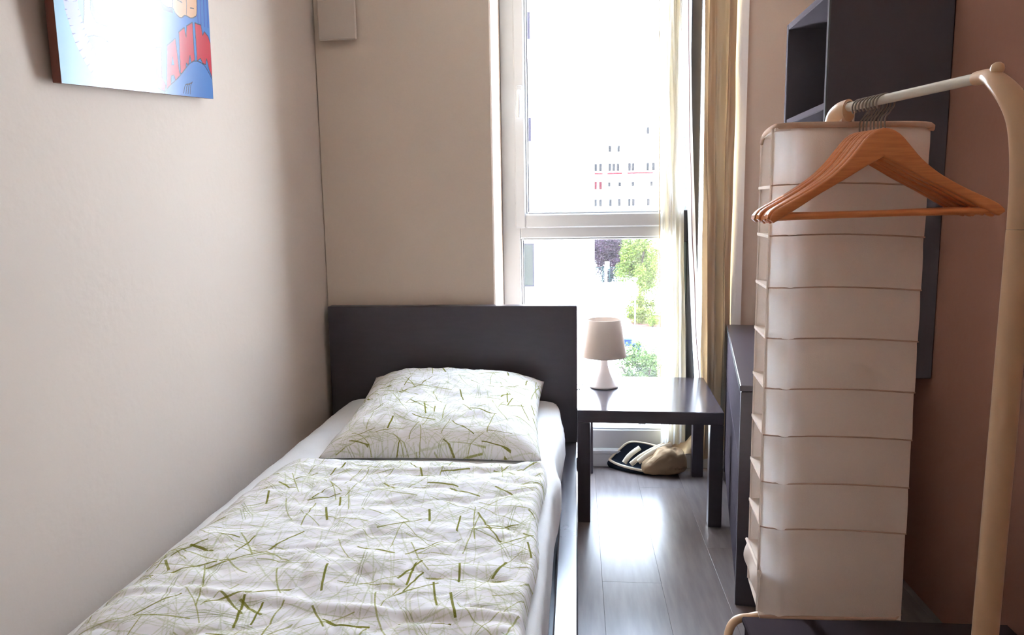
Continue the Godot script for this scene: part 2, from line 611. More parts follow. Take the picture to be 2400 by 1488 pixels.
func room() -> void:
	var fl := structure("floor")
	part("underlay", span(Vector3(LX - 0.2, -0.2, BACK + 0.2), Vector3(RX + 0.2, -0.009, -3.49), 0.0), M.floor_base, fl)
	# laminate planks along the room, each its own piece
	rng.seed = 3
	var variants := {}
	var w := 0.192
	var l := 1.285
	var row := 0
	var x := LX
	while x < RX - 0.001:
		var x1 := minf(x + w, RX)
		var z: float = BACK + l * [0.0, 0.37, 0.71, 0.16, 0.55][row % 5]
		while z > -3.42:
			var za := minf(z, BACK)
			var zb := maxf(z - l, -3.42)
			if za - zb > 0.01:
				var key := "%.3f_%.3f" % [x1 - x, za - zb]
				if not variants.has(key):
					variants[key] = boxm(Vector3(x1 - x - 0.0004, 0.009, za - zb - 0.0004), 0.0004)
				var p := part("plank", variants[key], M["laminate_%s" % ["mid", "pale", "dark", "mid"][rng.randi() % 4]], fl)
				p.position = Vector3((x + x1) * 0.5, -0.0045, (za + zb) * 0.5)
			z -= l
		x += w
		row += 1
	var wl := structure("wall_left")
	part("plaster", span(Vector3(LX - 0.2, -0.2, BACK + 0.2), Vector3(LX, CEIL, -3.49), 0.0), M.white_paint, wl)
	var wr := structure("wall_right")
	part("plaster", span(Vector3(RX, -0.2, BACK + 0.2), Vector3(RX + 0.2, CEIL, -3.49), 0.0), M.right_paint, wr)
	var wb := structure("wall_back")
	part("plaster", span(Vector3(LX, -0.2, BACK), Vector3(RX, CEIL, BACK + 0.2), 0.0), M.back_paint, wb)
	var we := structure("wall_end")
	part("pier", span(Vector3(LX, 0.0, PIER), Vector3(PIER_X, CEIL, -3.49), 0.006), M.pier_paint, we)
	part("side_strip", span(Vector3(OPEN_R, 0.0, ENDZ), Vector3(RX, CEIL, -3.49), 0.0), M.pier_paint, we)
	part("lintel", span(Vector3(PIER_X, 2.44, ENDZ), Vector3(OPEN_R, CEIL, -3.49), 0.0), M.pier_paint, we)
	var ce := structure("ceiling")
	part("plaster", span(Vector3(LX - 0.2, CEIL, BACK + 0.2), Vector3(RX + 0.2, CEIL + 0.2, -3.49), 0.0), M.ceiling_paint, ce)
	# rounded white corner bead at the right of the window
	var tr := structure("trim_1")
	var pr := PackedVector2Array()
	for k in 7:
		var g := PI * 0.5 * k / 6.0
		pr.append(Vector2(-0.022 * cos(g), 0.022 * sin(g)))
	pr.append(Vector2(0.026, 0.022))
	pr.append(Vector2(0.026, -0.012))
	pr.append(Vector2(-0.022, -0.012))
	var tm := part("corner_bead", plate(pr, 2.43, 0.0), M.trim_white, tr)
	tm.transform = Transform3D(Basis(Vector3.RIGHT, Vector3.BACK, Vector3.DOWN), Vector3(0.7175, 1.218, ENDZ + 0.0))

func window() -> void:
	var w := structure("window_1")
	var zf := -3.40        # room-side face of the fixed frame
	var k := 0.942
	var W := M.plastic_white as Material
	var L := PIER_X
	var f := func(called: String, a: Vector3, b: Vector3, m: Material, bev := 0.004, parent: Node = null):
		var q := func(p: Vector3) -> Vector3: return Vector3(p.x if p.x < -0.34 or p.x > 0.705 else p.x * k, maxf(0.0, 1.201 + (p.y - 1.201) * k) if p.y > 0.0 and p.y < 2.43 else p.y, p.z)
		return part(called, span(q.call(a), q.call(b), bev), m, parent if parent else w)
	# fixed frame
	f.call("frame_stile", Vector3(L, 0, zf), Vector3(-0.275, 2.44, zf - 0.065), W)
	f.call("frame_stile", Vector3(0.44, 0, zf), Vector3(0.492, 2.44, zf - 0.065), W)
	f.call("frame_rail", Vector3(-0.275, 2.38, zf), Vector3(0.44, 2.44, zf - 0.065), W)
	f.call("frame_rail", Vector3(-0.275, 1.085, zf), Vector3(0.44, 1.145, zf - 0.065), W)
	f.call("frame_rail", Vector3(-0.275, 0.02, zf), Vector3(0.44, 0.118, zf - 0.065), W)
	part("threshold", span(Vector3(L, 0.0, zf + 0.016), Vector3(OPEN_R - 0.002, 0.066, zf - 0.065), 0.003), W, w)
	part("threshold_bead", span(Vector3(L, 0.066, zf + 0.022), Vector3(OPEN_R - 0.002, 0.086, zf - 0.03), 0.004), W, w)
	# opening sash, 14 mm proud of the frame
	var zs := zf + 0.014
	var s := Node3D.new()
	put(s, "sash", w)
	f.call("sash_stile", Vector3(-0.300, 1.135, zs), Vector3(-0.247, 2.40, zs - 0.066), W, 0.006, s)
	f.call("sash_stile", Vector3(0.405, 1.135, zs), Vector3(0.458, 2.40, zs - 0.066), W, 0.006, s)
	f.call("sash_rail", Vector3(-0.247, 1.135, zs), Vector3(0.405, 1.203, zs - 0.066), W, 0.006, s)
	f.call("sash_rail", Vector3(-0.247, 2.34, zs), Vector3(0.405, 2.40, zs - 0.066), W, 0.006, s)
	f.call("glazing_bead", Vector3(-0.247, 1.203, zs - 0.012), Vector3(-0.237, 2.34, zs - 0.034), W, 0.003, s)
	f.call("glazing_bead", Vector3(0.395, 1.203, zs - 0.012), Vector3(0.405, 2.34, zs - 0.034), W, 0.003, s)
	f.call("glazing_bead", Vector3(-0.237, 1.203, zs - 0.012), Vector3(0.395, 1.213, zs - 0.034), W, 0.003, s)
	f.call("gasket", Vector3(-0.237, 1.213, zs - 0.026), Vector3(-0.2325, 2.34, zs - 0.036), M.gasket, 0.001, s)
	f.call("gasket", Vector3(-0.2325, 1.213, zs - 0.026), Vector3(0.395, 1.2155, zs - 0.036), M.gasket, 0.001, s)
	f.call("pane", Vector3(-0.245, 1.205, zs - 0.037), Vector3(0.402, 2.345, zs - 0.043), M.pane, 0.0, s)
	# handle pointing down, with its rose
	var st := begin()
	box(st, Vector3(-0.2562, 1.7417, zs + 0.006), Vector3(0.028, 0.068, 0.012), 0.004)
	part("handle_rose", finish(st), W, s)
	part("handle", tube(curve([Vector3(-0.2562, 1.7445, zs + 0.012), Vector3(-0.2562, 1.7445, zs + 0.038), Vector3(-0.2562, 1.7274, zs + 0.050), Vector3(-0.2566, 1.6852, zs + 0.052), Vector3(-0.2576, 1.6284, zs + 0.050)], 20), 0.0095, 0.0075), W, s)
	# fixed lower light
	f.call("glazing_bead", Vector3(-0.275, 0.118, zf - 0.006), Vector3(-0.266, 1.085, zf - 0.03), W, 0.003)
	f.call("glazing_bead", Vector3(0.431, 0.118, zf - 0.006), Vector3(0.44, 1.085, zf - 0.03), W, 0.003)
	f.call("glazing_bead", Vector3(-0.266, 0.118, zf - 0.006), Vector3(0.431, 0.128, zf - 0.03), W, 0.003)
	f.call("glazing_bead", Vector3(-0.266, 1.075, zf - 0.006), Vector3(0.431, 1.085, zf - 0.03), W, 0.003)
	f.call("gasket", Vector3(-0.266, 0.128, zf - 0.024), Vector3(-0.2615, 1.075, zf - 0.034), M.gasket, 0.001)
	f.call("pane", Vector3(-0.27, 0.122, zf - 0.034), Vector3(0.435, 1.08, zf - 0.040), M.pane, 0.0)
	# narrow dark framed side light
	var D := M.window_dark as Material
	var sl := Node3D.new()
	put(sl, "side_light", w)
	f.call("post", Vector3(0.533, 0, zf + 0.01), Vector3(0.583, 2.44, zf - 0.065), D, 0.004, sl)
	f.call("rail", Vector3(0.492, 1.060, zf + 0.004), Vector3(0.533, 1.212, zf - 0.065), D, 0.004, sl)
	f.call("head_rail", Vector3(0.492, 2.38, zf + 0.004), Vector3(OPEN_R, 2.44, zf - 0.065), D, 0.004, sl)
	f.call("spandrel", Vector3(0.492, 0.0, zf - 0.02), Vector3(0.533, 1.060, zf - 0.05), M.panel_grey, 0.002, sl)
	f.call("pane", Vector3(0.490, 1.21, zf - 0.034), Vector3(0.535, 2.385, zf - 0.040), M.pane, 0.0, sl)
	f.call("pane", Vector3(0.582, 0.05, zf - 0.034), Vector3(0.70, 2.385, zf - 0.040), M.pane, 0.0, sl)
	f.call("outer_stile", Vector3(0.70, 0, zf), Vector3(OPEN_R, 2.44, zf - 0.065), W, 0.004, sl)
	f.call("sill_rail", Vector3(0.583, 0.0, zf), Vector3(0.70, 0.055, zf - 0.065), W, 0.004, sl)

# ------------------------------------------------------------------ bed
const BED_L := -1.050
const MAT_TOP := 0.44

func bed() -> void:
	var b := thing("bed", "black-brown single bed frame with a tall plain headboard against the wall", "bed", Vector3(0, 0, 0))
	var m := M.blackbrown as Material
	part("headboard", span(Vector3(BED_L, 0.0, -3.034), Vector3(0.0, 0.829, -2.981), 0.003), m, b)
	part("side_rail", span(Vector3(-0.058, 0.02, -2.981), Vector3(0.0, 0.252, -0.92), 0.004), M.rail_foil, b)
	part("side_rail", span(Vector3(BED_L, 0.02, -2.981), Vector3(BED_L + 0.05, 0.252, -0.92), 0.004), M.rail_foil, b)
	part("footboard", span(Vector3(BED_L, 0.0, -0.92), Vector3(0.0, 0.252, -0.88), 0.003), m, b)
	part("slat_base", span(Vector3(BED_L + 0.05, 0.17, -2.97), Vector3(-0.058, 0.20, -0.93), 0.003), m, b)

func bump(x: float, c: float, w: float) -> float:
	var d := absf(x - c) / w
	return 0.0 if d >= 1.0 else 0.5 + 0.5 * cos(PI * d)

func bedding() -> void:
	# mattress in its white fitted sheet: rounded block whose sheet sags out over the right rail near the head
	var nz := noise(3.0, 12, 3)
	var x0 := -0.985
	var x1 := -0.066
	var z0 := -2.965
	var z1 := -0.945
	var y0 := 0.205
	var m := part("mattress", smooth(sheet(72, 96, func(u: float, v: float):
		var z := lerpf(z0, z1, v)
		var g: float = u * TAU
		var cx := cos(g)
		var cy := sin(g)
		var e := 0.24
		var hx := (x1 - x0) * 0.5
		var hy := (MAT_TOP - y0) * 0.5
		var ez := 1.0 - 0.02 * (pow(absf(2.0 * v - 1.0), 30.0))
		var x := (x0 + x1) * 0.5 + hx * ez * signf(cx) * pow(absf(cx), e)
		var y := (MAT_TOP + y0) * 0.5 + hy * ez * signf(cy) * pow(absf(cy), e)
		if cx > 0.3:
			var low := clampf((MAT_TOP - y) / 0.06, 0.0, 1.0) * clampf((y - 0.235) / 0.05, 0.0, 1.0)
			x += low * (0.026 * bump(z, -2.60, 0.34) + 0.022 * bump(z, -2.12, 0.16) - 0.004 + 0.004 * nz.get_noise_2d(z * 4.0, y * 3.0))
			if y > MAT_TOP - 0.02:
				x += 0.0
		y += 0.004 * nz.get_noise_2d(x * 2.0, z * 2.0) * clampf((y - 0.3) / 0.1, 0.0, 1.0)
		return Vector3(x, y, z), null, true)), M.sheet_white, self)
	tag(m, "mattress in a plain white fitted sheet on the dark bed frame", "mattress")
	for e in [[z0, -1.0], [z1, 1.0]]:
		part("end_panel", span(Vector3(x0 + 0.02, y0 + 0.02, e[0]), Vector3(x1 - 0.02, MAT_TOP - 0.02, e[0] - 0.01 * e[1]), 0.004), M.sheet_white, m)

	var bm := mat("bedding_print", Color.WHITE, 0.88, 0.25)
	bm.albedo_texture = bedding_texture()

	# pillow: a stuffed square with pulled corners, leaning a little on the headboard
	var pn := noise(2.2, 31, 3)
	var pf := noise(9.0, 32, 2)
	var shape := func(a: float, b: float, side: float) -> Vector3:
		# a across (-1 left .. 1 right), b along (-1 at the headboard .. 1 towards the foot)
		var ea := 1.0 - 0.055 * cos(b * PI * 0.5)
		var eb := 1.0 - 0.045 * cos(a * PI * 0.5)
		var x := -0.475 + 0.352 * a * ea + 0.012 * b
		var z := -2.548 + 0.388 * b * eb
		var fat := pow(maxf(0.0, 1.0 - pow(absf(a), 3.2)), 0.62) * pow(maxf(0.0, 1.0 - pow(absf(b), 8.0 if b > 0.0 else 3.0)), 0.56)
		var mid := 0.492 - 0.030 * b + 0.012 * (1.0 - fat) * -1.0
		mid += 0.018 * maxf(0.0, -b) * (1.0 - 0.4 * a)
		var y := mid + side * (0.098 if side > 0 else 0.055) * fat
		if side > 0:
			y += fat * (0.018 * pn.get_noise_2d(x * 2.0, z * 2.0) + 0.005 * pf.get_noise_2d(x * 2.0, z * 2.0))
			y += 0.010 * fat * bump(a, 0.15, 0.5) * (-b)
		return Vector3(x, maxf(y, MAT_TOP + 0.004), z)
	var ps := sheet(70, 70, func(u: float, v: float): return shape.call(u * 2 - 1, v * 2 - 1, 1.0), func(u: float, v: float): return Vector2(0.13 + u * 0.78, 0.3 + v * 0.86 + 0.13 * smoothstep(0.90, 1.0, v)), false)
	sheet(70, 70, func(u: float, v: float): return shape.call(u * 2 - 1, v * 2 - 1, -1.0), func(u: float, v: float): return Vector2(u * 0.78, v * 0.86), true, ps)
	var p := part("pillow", smooth(ps), bm, self)
	tag(p, "plump pillow in a white cover printed with scattered green twigs", "pillow")

	# duvet: lies over the mattress, folded edge at the pillow, hangs down at the wall side
	var dn := noise(1.6, 51, 3)
	var dl := noise(0.9, 52, 2)
	var df := noise(7.0, 53, 3)
	var zt := -2.055
	var ze := -0.90
	var top := func(u: float, v: float, lift: float) -> Vector3:
		var z := lerpf(zt, ze, v) + 0.010 * sin(u * 7.0) * (1.0 - v)
		var xl := lerpf(-0.985, -1.040, clampf(v * 2.2, 0.0, 1.0))
		var xr := -0.090 + 0.006 * sin(v * 16.0)
		var x := lerpf(xl, xr, u)
		var y := 0.496 - 0.012 * v
		var dxl := x - xl
		# falls away at the wall side and thins at the free edges
		var fall := 1.0 - clampf(dxl / 0.20, 0.0, 1.0)
		y -= lerpf(0.14, 0.235, clampf(v * 2.2, 0.0, 1.0)) * pow(fall, 2.2)
		var edge := clampf((xr - x) / 0.022, 0.0, 1.0)
		y -= 0.042 * (1.0 - sqrt(1.0 - (1.0 - edge) * (1.0 - edge)))
		var head := clampf((z - zt) / 0.030, 0.0, 1.0)
		y -= 0.036 * (1.0 - sqrt(1.0 - (1.0 - head) * (1.0 - head)))
		var quiet := minf(edge, minf(1.0, 0.25 + head))
		y += quiet * (0.014 * dl.get_noise_2d(x * 1.2, z * 2.0) + 0.008 * dn.get_noise_2d(x * 1.8, z * 3.2) + 0.0045 * df.get_noise_2d(x * 1.2, z * 1.8) - 0.006 * pow(1.0 - absf(dn.get_noise_2d(x * 2.2 + 9.0, z * 2.6)), 9.0))
		# folds that run across the bed
		y += quiet * 0.012 * exp(-pow((z + 1.975 + 0.05 * sin(x * 5.0 + 1.0)) / 0.018, 2.0)) * clampf((x + 0.9) * 3.0, 0.0, 1.0)
		y += quiet * 0.005 * exp(-pow((z + 1.255 + 0.02 * sin(x * 4.0) - 0.05 * (x + 0.5)) / 0.014, 2.0))
		y -= quiet * 0.003 * exp(-pow((z + 1.235 + 0.02 * sin(x * 4.0) - 0.05 * (x + 0.5)) / 0.016, 2.0))
		y += quiet * 0.009 * exp(-pow((x + 0.46 + 0.5 * (z + 1.60)) / 0.014, 2.0)) * bump(z, -1.56, 0.13)
		return Vector3(x, y + lift, z)
	var ds := sheet(150, 190, func(u: float, v: float): return top.call(u, v, 0.0), func(u: float, v: float): return Vector2(u * 1.06, v * 1.30), false)
	sheet(60, 60, func(u: float, v: float):
		var q: Vector3 = top.call(u, v, 0.0)
		var e := minf(minf(u, 1.0 - u) * 25.0, v * 25.0)
		return Vector3(q.x, minf(q.y, maxf(q.y - 0.03 * clampf(e, 0.0, 1.0), 0.0)), q.z), null, true, ds)
	var d := part("duvet", smooth(ds), bm, self)
	tag(d, "duvet in a white cover printed with green twigs, spread over the bed", "duvet")

# ------------------------------------------------------------------ table, dresser, cabinet
func side_table() -> void:
	var t := thing("side_table", "square black-brown side table with thick straight legs between bed and dresser", "table", Vector3(-0.001, 0, -2.7444), -0.041)
	var w := 0.55
	var d := 0.60
	var h := 0.453
	part("tabletop", span(Vector3(0, h - 0.049, 0), Vector3(w, h, -d), 0.002), M.tabletop_foil, t)
	for c in [[0.0, 0.0], [w - 0.05, 0.0], [0.0, -d + 0.05], [w - 0.05, -d + 0.05]]:
		part("leg", span(Vector3(c[0], 0, c[1]), Vector3(c[0] + 0.05, h - 0.049, c[1] - 0.05), 0.002), M.blackbrown, t)

func dresser() -> void:
	# local x runs along the front from the near end to the far end, local z points out of the front
	var near := Vector3(0.481, 0, -2.156)
	var far := Vector3(0.6805, 0, -3.36)
	var dir := (far - near).normalized()
	var t := thing("dresser", "low black-brown dresser of three wide handleless drawers beside the side table", "dresser", near)
	t.transform = Transform3D(Basis(dir, Vector3.UP, Vector3(dir.z, 0, -dir.x)), near)
	var L := near.distance_to(far)
	var D := 0.335
	var H := 0.692
	var m := M.blackbrown as Material
	part("body", span(Vector3(0.018, 0.0, -0.022), Vector3(L - 0.018, H - 0.02, -D), 0.002), m, t)
	part("end_panel", span(Vector3(0, 0, 0), Vector3(0.018, H - 0.019, -D), 0.002), m, t)
	part("end_panel", span(Vector3(L - 0.018, 0, 0), Vector3(L, H - 0.019, -D), 0.002), m, t)
	part("top", span(Vector3(0, H - 0.018, 0.002), Vector3(L, H, -D), 0.002), m, t)
	part("top_edge", span(Vector3(0, H - 0.016, 0.0035), Vector3(L, H - 0.002, 0.002), 0.0005), M.edge_grey, t)
	var ys := [0.055, 0.245, 0.455, H - 0.030]
	for i in 3:
		var a: float = ys[i] + 0.005
		var b: float = ys[i + 1] - 0.005
		part("drawer", span(Vector3(0.020, a, 0.0), Vector3(L - 0.020, b, -0.02), 0.002), M.drawer_foil, t)
	for y in [ys[1], ys[2], ys[3]]:
		part("seam", span(Vector3(0.020, y - 0.0045, -0.003), Vector3(L - 0.020, y + 0.0045, -0.022), 0.0), M.gasket, t)
	part("plinth", span(Vector3(0.018, 0.0, -0.012), Vector3(L - 0.018, 0.052, -0.02), 0.001), m, t)

func wall_cabinet() -> void:
	var x0 := 0.718
	var z0 := -2.25
	var z1 := -2.685
	var y0 := 0.694
	var y1 := 1.828
	var t := thing("bookcase", "tall dark open shelf unit against the brown wall behind the hanging organizer", "bookcase", Vector3(0, 0, 0))
	var m := M.cabinet_dark as Material
	var e := 0.02
	part("side_panel", span(Vector3(x0, y0, z0), Vector3(RX - 0.002, y1, z0 - e), 0.002), m, t)
	part("side_panel", span(Vector3(x0, y0, z1 + e), Vector3(RX - 0.002, y1, z1), 0.002), m, t)
	part("top_panel", span(Vector3(x0, y1 - e, z0 - e), Vector3(RX - 0.002, y1, z1 + e), 0.002), m, t)
	part("bottom_panel", span(Vector3(x0, y0, z0 - e), Vector3(RX - 0.002, y0 + e, z1 + e), 0.002), m, t)
	part("back_panel", span(Vector3(RX - 0.012, y0 + e, z0 - e), Vector3(RX - 0.002, y1 - e, z1 + e), 0.001), m, t)
	part("shelf", span(Vector3(x0 + 0.004, 1.492, z0 - e), Vector3(RX - 0.012, 1.512, z1 + e), 0.002), m, t)
	part("shelf", span(Vector3(x0 + 0.004, 1.09, z0 - e), Vector3(RX - 0.012, 1.11, z1 + e), 0.002), m, t)
	part("edge_band", span(Vector3(x0 - 0.0015, y0, z0 + 0.001), Vector3(x0 + 0.004, y1, z0 - 0.006), 0.001), M.edge_grey, t)

# ------------------------------------------------------------------ curtains
# a hanging cloth: path top and bottom given as [x, z] lists, waves folds of depth amp
func curtain_mesh(tl: Vector3, tr: Vector3, bl: Vector3, br: Vector3, waves: float, amp: float, sd: int, sag := 0.0, nu := 90, nv := 50) -> ArrayMesh:
	var n := noise(1.2, sd, 2)
	return smooth(sheet(nu, nv, func(u: float, v: float):
		var a := tl.lerp(tr, u)
		var b := bl.lerp(br, u)
		var p := a.lerp(b, v)
		var ph := u * waves * TAU + 1.1 * n.get_noise_2d(u * 1.5, v * 1.2)
		p.z += amp * sin(ph) * (0.75 + 0.4 * v) + 0.02 * n.get_noise_2d(u * 3.0 + 7.0, v * 2.0)
		p.x += 0.25 * amp * sin(ph * 2.0 + 0.6) + 0.010 * n.get_noise_2d(3.0, v * 2.4) * v
		p.y -= sag * sin(u * PI) * v
		return p))

func curtains() -> void:
	var c := thing("curtain", "pale cream sheer curtain hanging in front of the white window frame", "curtain", Vector3.ZERO)
	part("cloth", curtain_mesh(Vector3(0.3548, 2.400, -3.3670), Vector3(0.4410, 2.400, -3.3690), Vector3(0.3930, 0.122, -3.3670), Vector3(0.5096, 0.122, -3.3710), 0.7, 0.004, 4), M.curtain_cream, c)
	part("hem_edge", tube([Vector3(0.3548, 2.400, -3.3710), Vector3(0.3646, 1.690, -3.3710), Vector3(0.3724, 1.102, -3.3710), Vector3(0.3842, 0.514, -3.3710), Vector3(0.3930, 0.122, -3.3610)], 0.002, null, 6), M.curtain_beige, c)
	# end of the cloth trailing over the bag
	part("trailing_hem", smooth(sheet(30, 16, func(u: float, v: float):
		var x := lerpf(0.400, 0.575, u)
		var y := 0.115 + 0.055 * u - 0.055 * v + 0.012 * sin(u * 9.0 + v * 3.0)
		return Vector3(x, y, lerpf(-3.375, -3.30, v) + 0.010 * sin(u * 14.0)))), M.curtain_beige, c)
	var c2 := thing("curtain", "narrow white curtain edge with a wavy seam beside the dark window post", "curtain", Vector3.ZERO)
	part("cloth", smooth(sheet(30, 60, func(u: float, v: float):
		var x := 0.480 + 0.10 * pow(v, 2.2) + u * (0.017 + 0.018 * minf(1.0, v * 2.0))
		return Vector3(x * 0.98, lerpf(2.40, 0.10, v), -3.364 + 0.006 * sin(u * 4.0) + 0.002 * sin(v * 14.0)))), M.curtain_white, c2)
	var seam := []
	for k in 40:
		var v := k / 39.0
		seam.append(Vector3(-0.010 + 0.480 + 0.10 * pow(v, 2.2) + 0.52 * (0.017 + 0.018 * minf(1.0, v * 2.0)) + 0.003 * sin(v * 31.0) * v, lerpf(2.40, 0.10, v), -3.354))
	part("seam", tube(seam, 0.0018, null, 6), M.canvas_edge, c2)
	var c3 := thing("curtain", "heavier beige curtain drawn to the corner right of the window", "curtain", Vector3.ZERO)
	part("cloth", curtain_mesh(Vector3(0.5419, 2.400, -3.3330), Vector3(0.6860, 2.400, -3.3680), Vector3(0.5684, 0.063, -3.3530), Vector3(0.6860, 0.063, -3.3680), 1.6, 0.020, 15), M.curtain_beige, c3)
	var rod := thing("curtain_rod", "thin white curtain rod under the lintel of the window", "curtain rod", Vector3.ZERO)
	part("rail", tube([Vector3(PIER_X + 0.002, 2.42, -3.366), Vector3(RX - 0.002, 2.42, -3.366)], 0.015), M.plastic_white, rod)

# ------------------------------------------------------------------ organizer, rack and hangers
func organizer() -> void:
	var t := thing("hanging_organizer", "tall cream fabric hanging organizer with nine open compartments, on the rack's bar", "organizer", Vector3(0.400, 0.0, -1.553), 0.03)
	var Wd := 0.3026
	var D := 0.172
	var sk := 0.020          # the far edge of the soft opening hangs further in
	var y0 := 0.313
	var y1 := 1.366
	var seams := [0.408, 0.513, 0.616, 0.721, 0.824, 0.932, 1.039, 1.147, 1.25]
	var m := M.organizer_cloth as Material
	var ys := [y0] + seams + [y1]
	var pn := noise(4.0, 61, 2)
	# cloth side facing the room: one panel per compartment, each bulging between its seams
	for i in ys.size() - 1:
		if i == 0:
			continue
		var a: float = ys[i] if i > 1 else y0
		var b: float = ys[i + 1]
		var st := sheet(48, 14, func(u: float, v: float):
			var x := Wd * u
			var y := lerpf(a, b, v)
			var wave := 0.006 * sin(u * PI * 0.9 + 0.35) - 0.004 * u
			y += wave * (1.0 if (v < 0.01 and i > 1) or (v > 0.99 and b < y1 - 0.01) else (1.0 - v if v < 0.5 else v) * 0.9)
			var bul := 0.006 * sin(v * PI) * (0.5 + 0.5 * sin(u * PI)) + 0.004 * pow(1.0 - v, 3.0)
			var fold := -0.005 * exp(-pow((u - 0.085) / 0.018, 2.0)) + 0.005 * exp(-pow((u - 0.13) / 0.03, 2.0))
			var sagz := -0.020 * clampf(1.0 - u / 0.088, 0.0, 1.0)
			return Vector3(x, y, bul + fold + sagz + 0.003 * pn.get_noise_2d(x * 3.0, y * 2.0)), null, true)
		part("side_panel", smooth(st), m, t)
	for i in range(1, seams.size()):
		var y: float = seams[i]
		var pts := []
		for k in 25:
			var u := k / 24.0
			pts.append(Vector3(Wd * u, y + 0.006 * sin(u * PI * 0.9 + 0.35) - 0.004 * u, 0.005 - 0.005 * exp(-pow((u - 0.085) / 0.018, 2.0)) - 0.020 * clampf(1.0 - u / 0.088, 0.0, 1.0)))
		part("piping", tube(pts, 0.0022, 0.0016, 8), M.organizer_piping, t)
	var C := func(x: float, y: float, w: float) -> Vector3: return Vector3(x + sk * w, y, -D * w)
	# far side, back side, top and bottom boards, with thickness
	var pl := func(called: String, a: Vector3, b: Vector3, c: Vector3, d: Vector3, th: float, n: Vector3, mm: Material):
		var st := begin()
		var o := n * th
		quad(st, a, b, c, d, n)
		quad(st, a - o, b - o, c - o, d - o, -n)
		for e in [[a, b], [b, c], [c, d], [d, a]]:
			quad(st, e[0], e[1], e[1] - o, e[0] - o, (e[0] + e[1]) * 0.5 - (a + b + c + d) * 0.25)
		return part(called, finish(st), mm, t)
	pl.call("far_panel", C.call(0.0, y0, 1.0), C.call(Wd, y0, 1.0), C.call(Wd, y1, 1.0), C.call(0.0, y1, 1.0), 0.002, Vector3(0, 0, -1), m)
	pl.call("back_panel", C.call(Wd, y0, 0.0), C.call(Wd, y0, 1.0), C.call(Wd, y1, 1.0), C.call(Wd, y1, 0.0), 0.002, Vector3(1, 0, 0), m)
	pl.call("top_panel", C.call(0.0, y1, 0.0), C.call(Wd, y1, 0.0), C.call(Wd, y1, 1.0), C.call(0.0, y1, 1.0), 0.006, Vector3.UP, m)
	pl.call("bottom_panel", C.call(0.0, y0, 0.0), C.call(Wd, y0, 0.0), C.call(Wd, y0, 1.0), C.call(0.0, y0, 1.0), 0.004, Vector3.UP, m)
	for i in seams.size():
		var y: float = seams[i] + 0.003
		pl.call("shelf", C.call(-0.002, y, 0.135), C.call(Wd, y, 0.02), C.call(Wd, y, 1.0), C.call(-0.004, y + 0.002, 1.0), 0.006, Vector3.UP, m)
	# binding round the opening
	part("binding", tube([C.call(0.0, y0, 0.0) + Vector3(0, 0, -0.020), C.call(0.0, y1, 0.0) + Vector3(0, 0, -0.020)], 0.0025, null, 8), m, t)
	part("binding", tube([C.call(0.0, y0, 1.0), C.call(0.0, y1, 1.0)], 0.0025, null, 8), m, t)
	part("binding", tube(curve([C.call(0.0, y1 - 0.014, 1.0), C.call(0.0, y1, 0.8), C.call(0.0, y1 + 0.004, 0.2), C.call(0.012, y1 + 0.003, -0.02), C.call(0.05, y1 + 0.004, -0.03), C.call(Wd * 0.5, y1 + 0.003, -0.03), C.call(Wd - 0.012, y1, -0.03), C.call(Wd, y1 - 0.012, -0.02)], 40), 0.004, 0.006, 8), M.organizer_piping, t)
	part("binding", tube([C.call(0.0, y0, -0.02), C.call(Wd * 0.5, y0 - 0.001, -0.03), C.call(Wd - 0.012, y0, -0.02), C.call(Wd, y0 + 0.01, 0.0)], 0.004, null, 8), M.organizer_piping, t)
	# front flap of the lowest pocket, sagging outward
	var fl := func(u: float, v: float) -> Vector3:
		# u from far (0) to near (1), v from top (0) to bottom (1)
		var topp: Vector3 = (C.call(-0.002, 0.412, 1.0) as Vector3).lerp(C.call(0.004, 0.408, 0.06), u)
		var bott: Vector3 = (C.call(0.010, y0 + 0.004, 1.0) as Vector3).lerp(C.call(0.002, y0 + 0.004, 0.04), u)
		var p := topp.lerp(bott, v)
		p.x -= 0.014 * sin(v * PI) * (1.0 - 0.6 * u) + 0.0025 * sin(u * 9.0 + v * 5.0) * sin(v * PI)
		return p
	part("pocket_flap", smooth(sheet(16, 16, fl)), m, t)
	var rim := []
	for k in 13:
		rim.append(fl.call(k / 12.0, 0.0) + Vector3(-0.004, 0.001, 0))
	part("flap_rim", tube(rim, 0.004, null, 8), m, t)
	# narrow loops of cloth round the bar, just in front of and behind the rack's corner piece
	for sdx in [0.0]:
		var loop := []
		var px0 := 0.139
		var pz := 0.008
		loop.append(Vector3(px0 - 0.014, y1 - 0.002, pz - 0.012))
		for k in 9:
			var g := PI + 0.5 - (PI + 1.0) * k / 8.0
			loop.append(Vector3(px0 + cos(g) * 0.011, BAR_Y + sin(g) * 0.011, pz))
		loop.append(Vector3(px0 + 0.014, y1 - 0.002, pz - 0.012))
		part("strap", tube(loop, 0.006, 0.0012, 10, Vector3(0, 0, 1)), m, t)

const BAR_Y := 1.402
const BAR_A := Vector3(0.535, BAR_Y, -1.557)     # far end
const BAR_B := Vector3(0.630, BAR_Y, -1.244)    # where the near bend begins

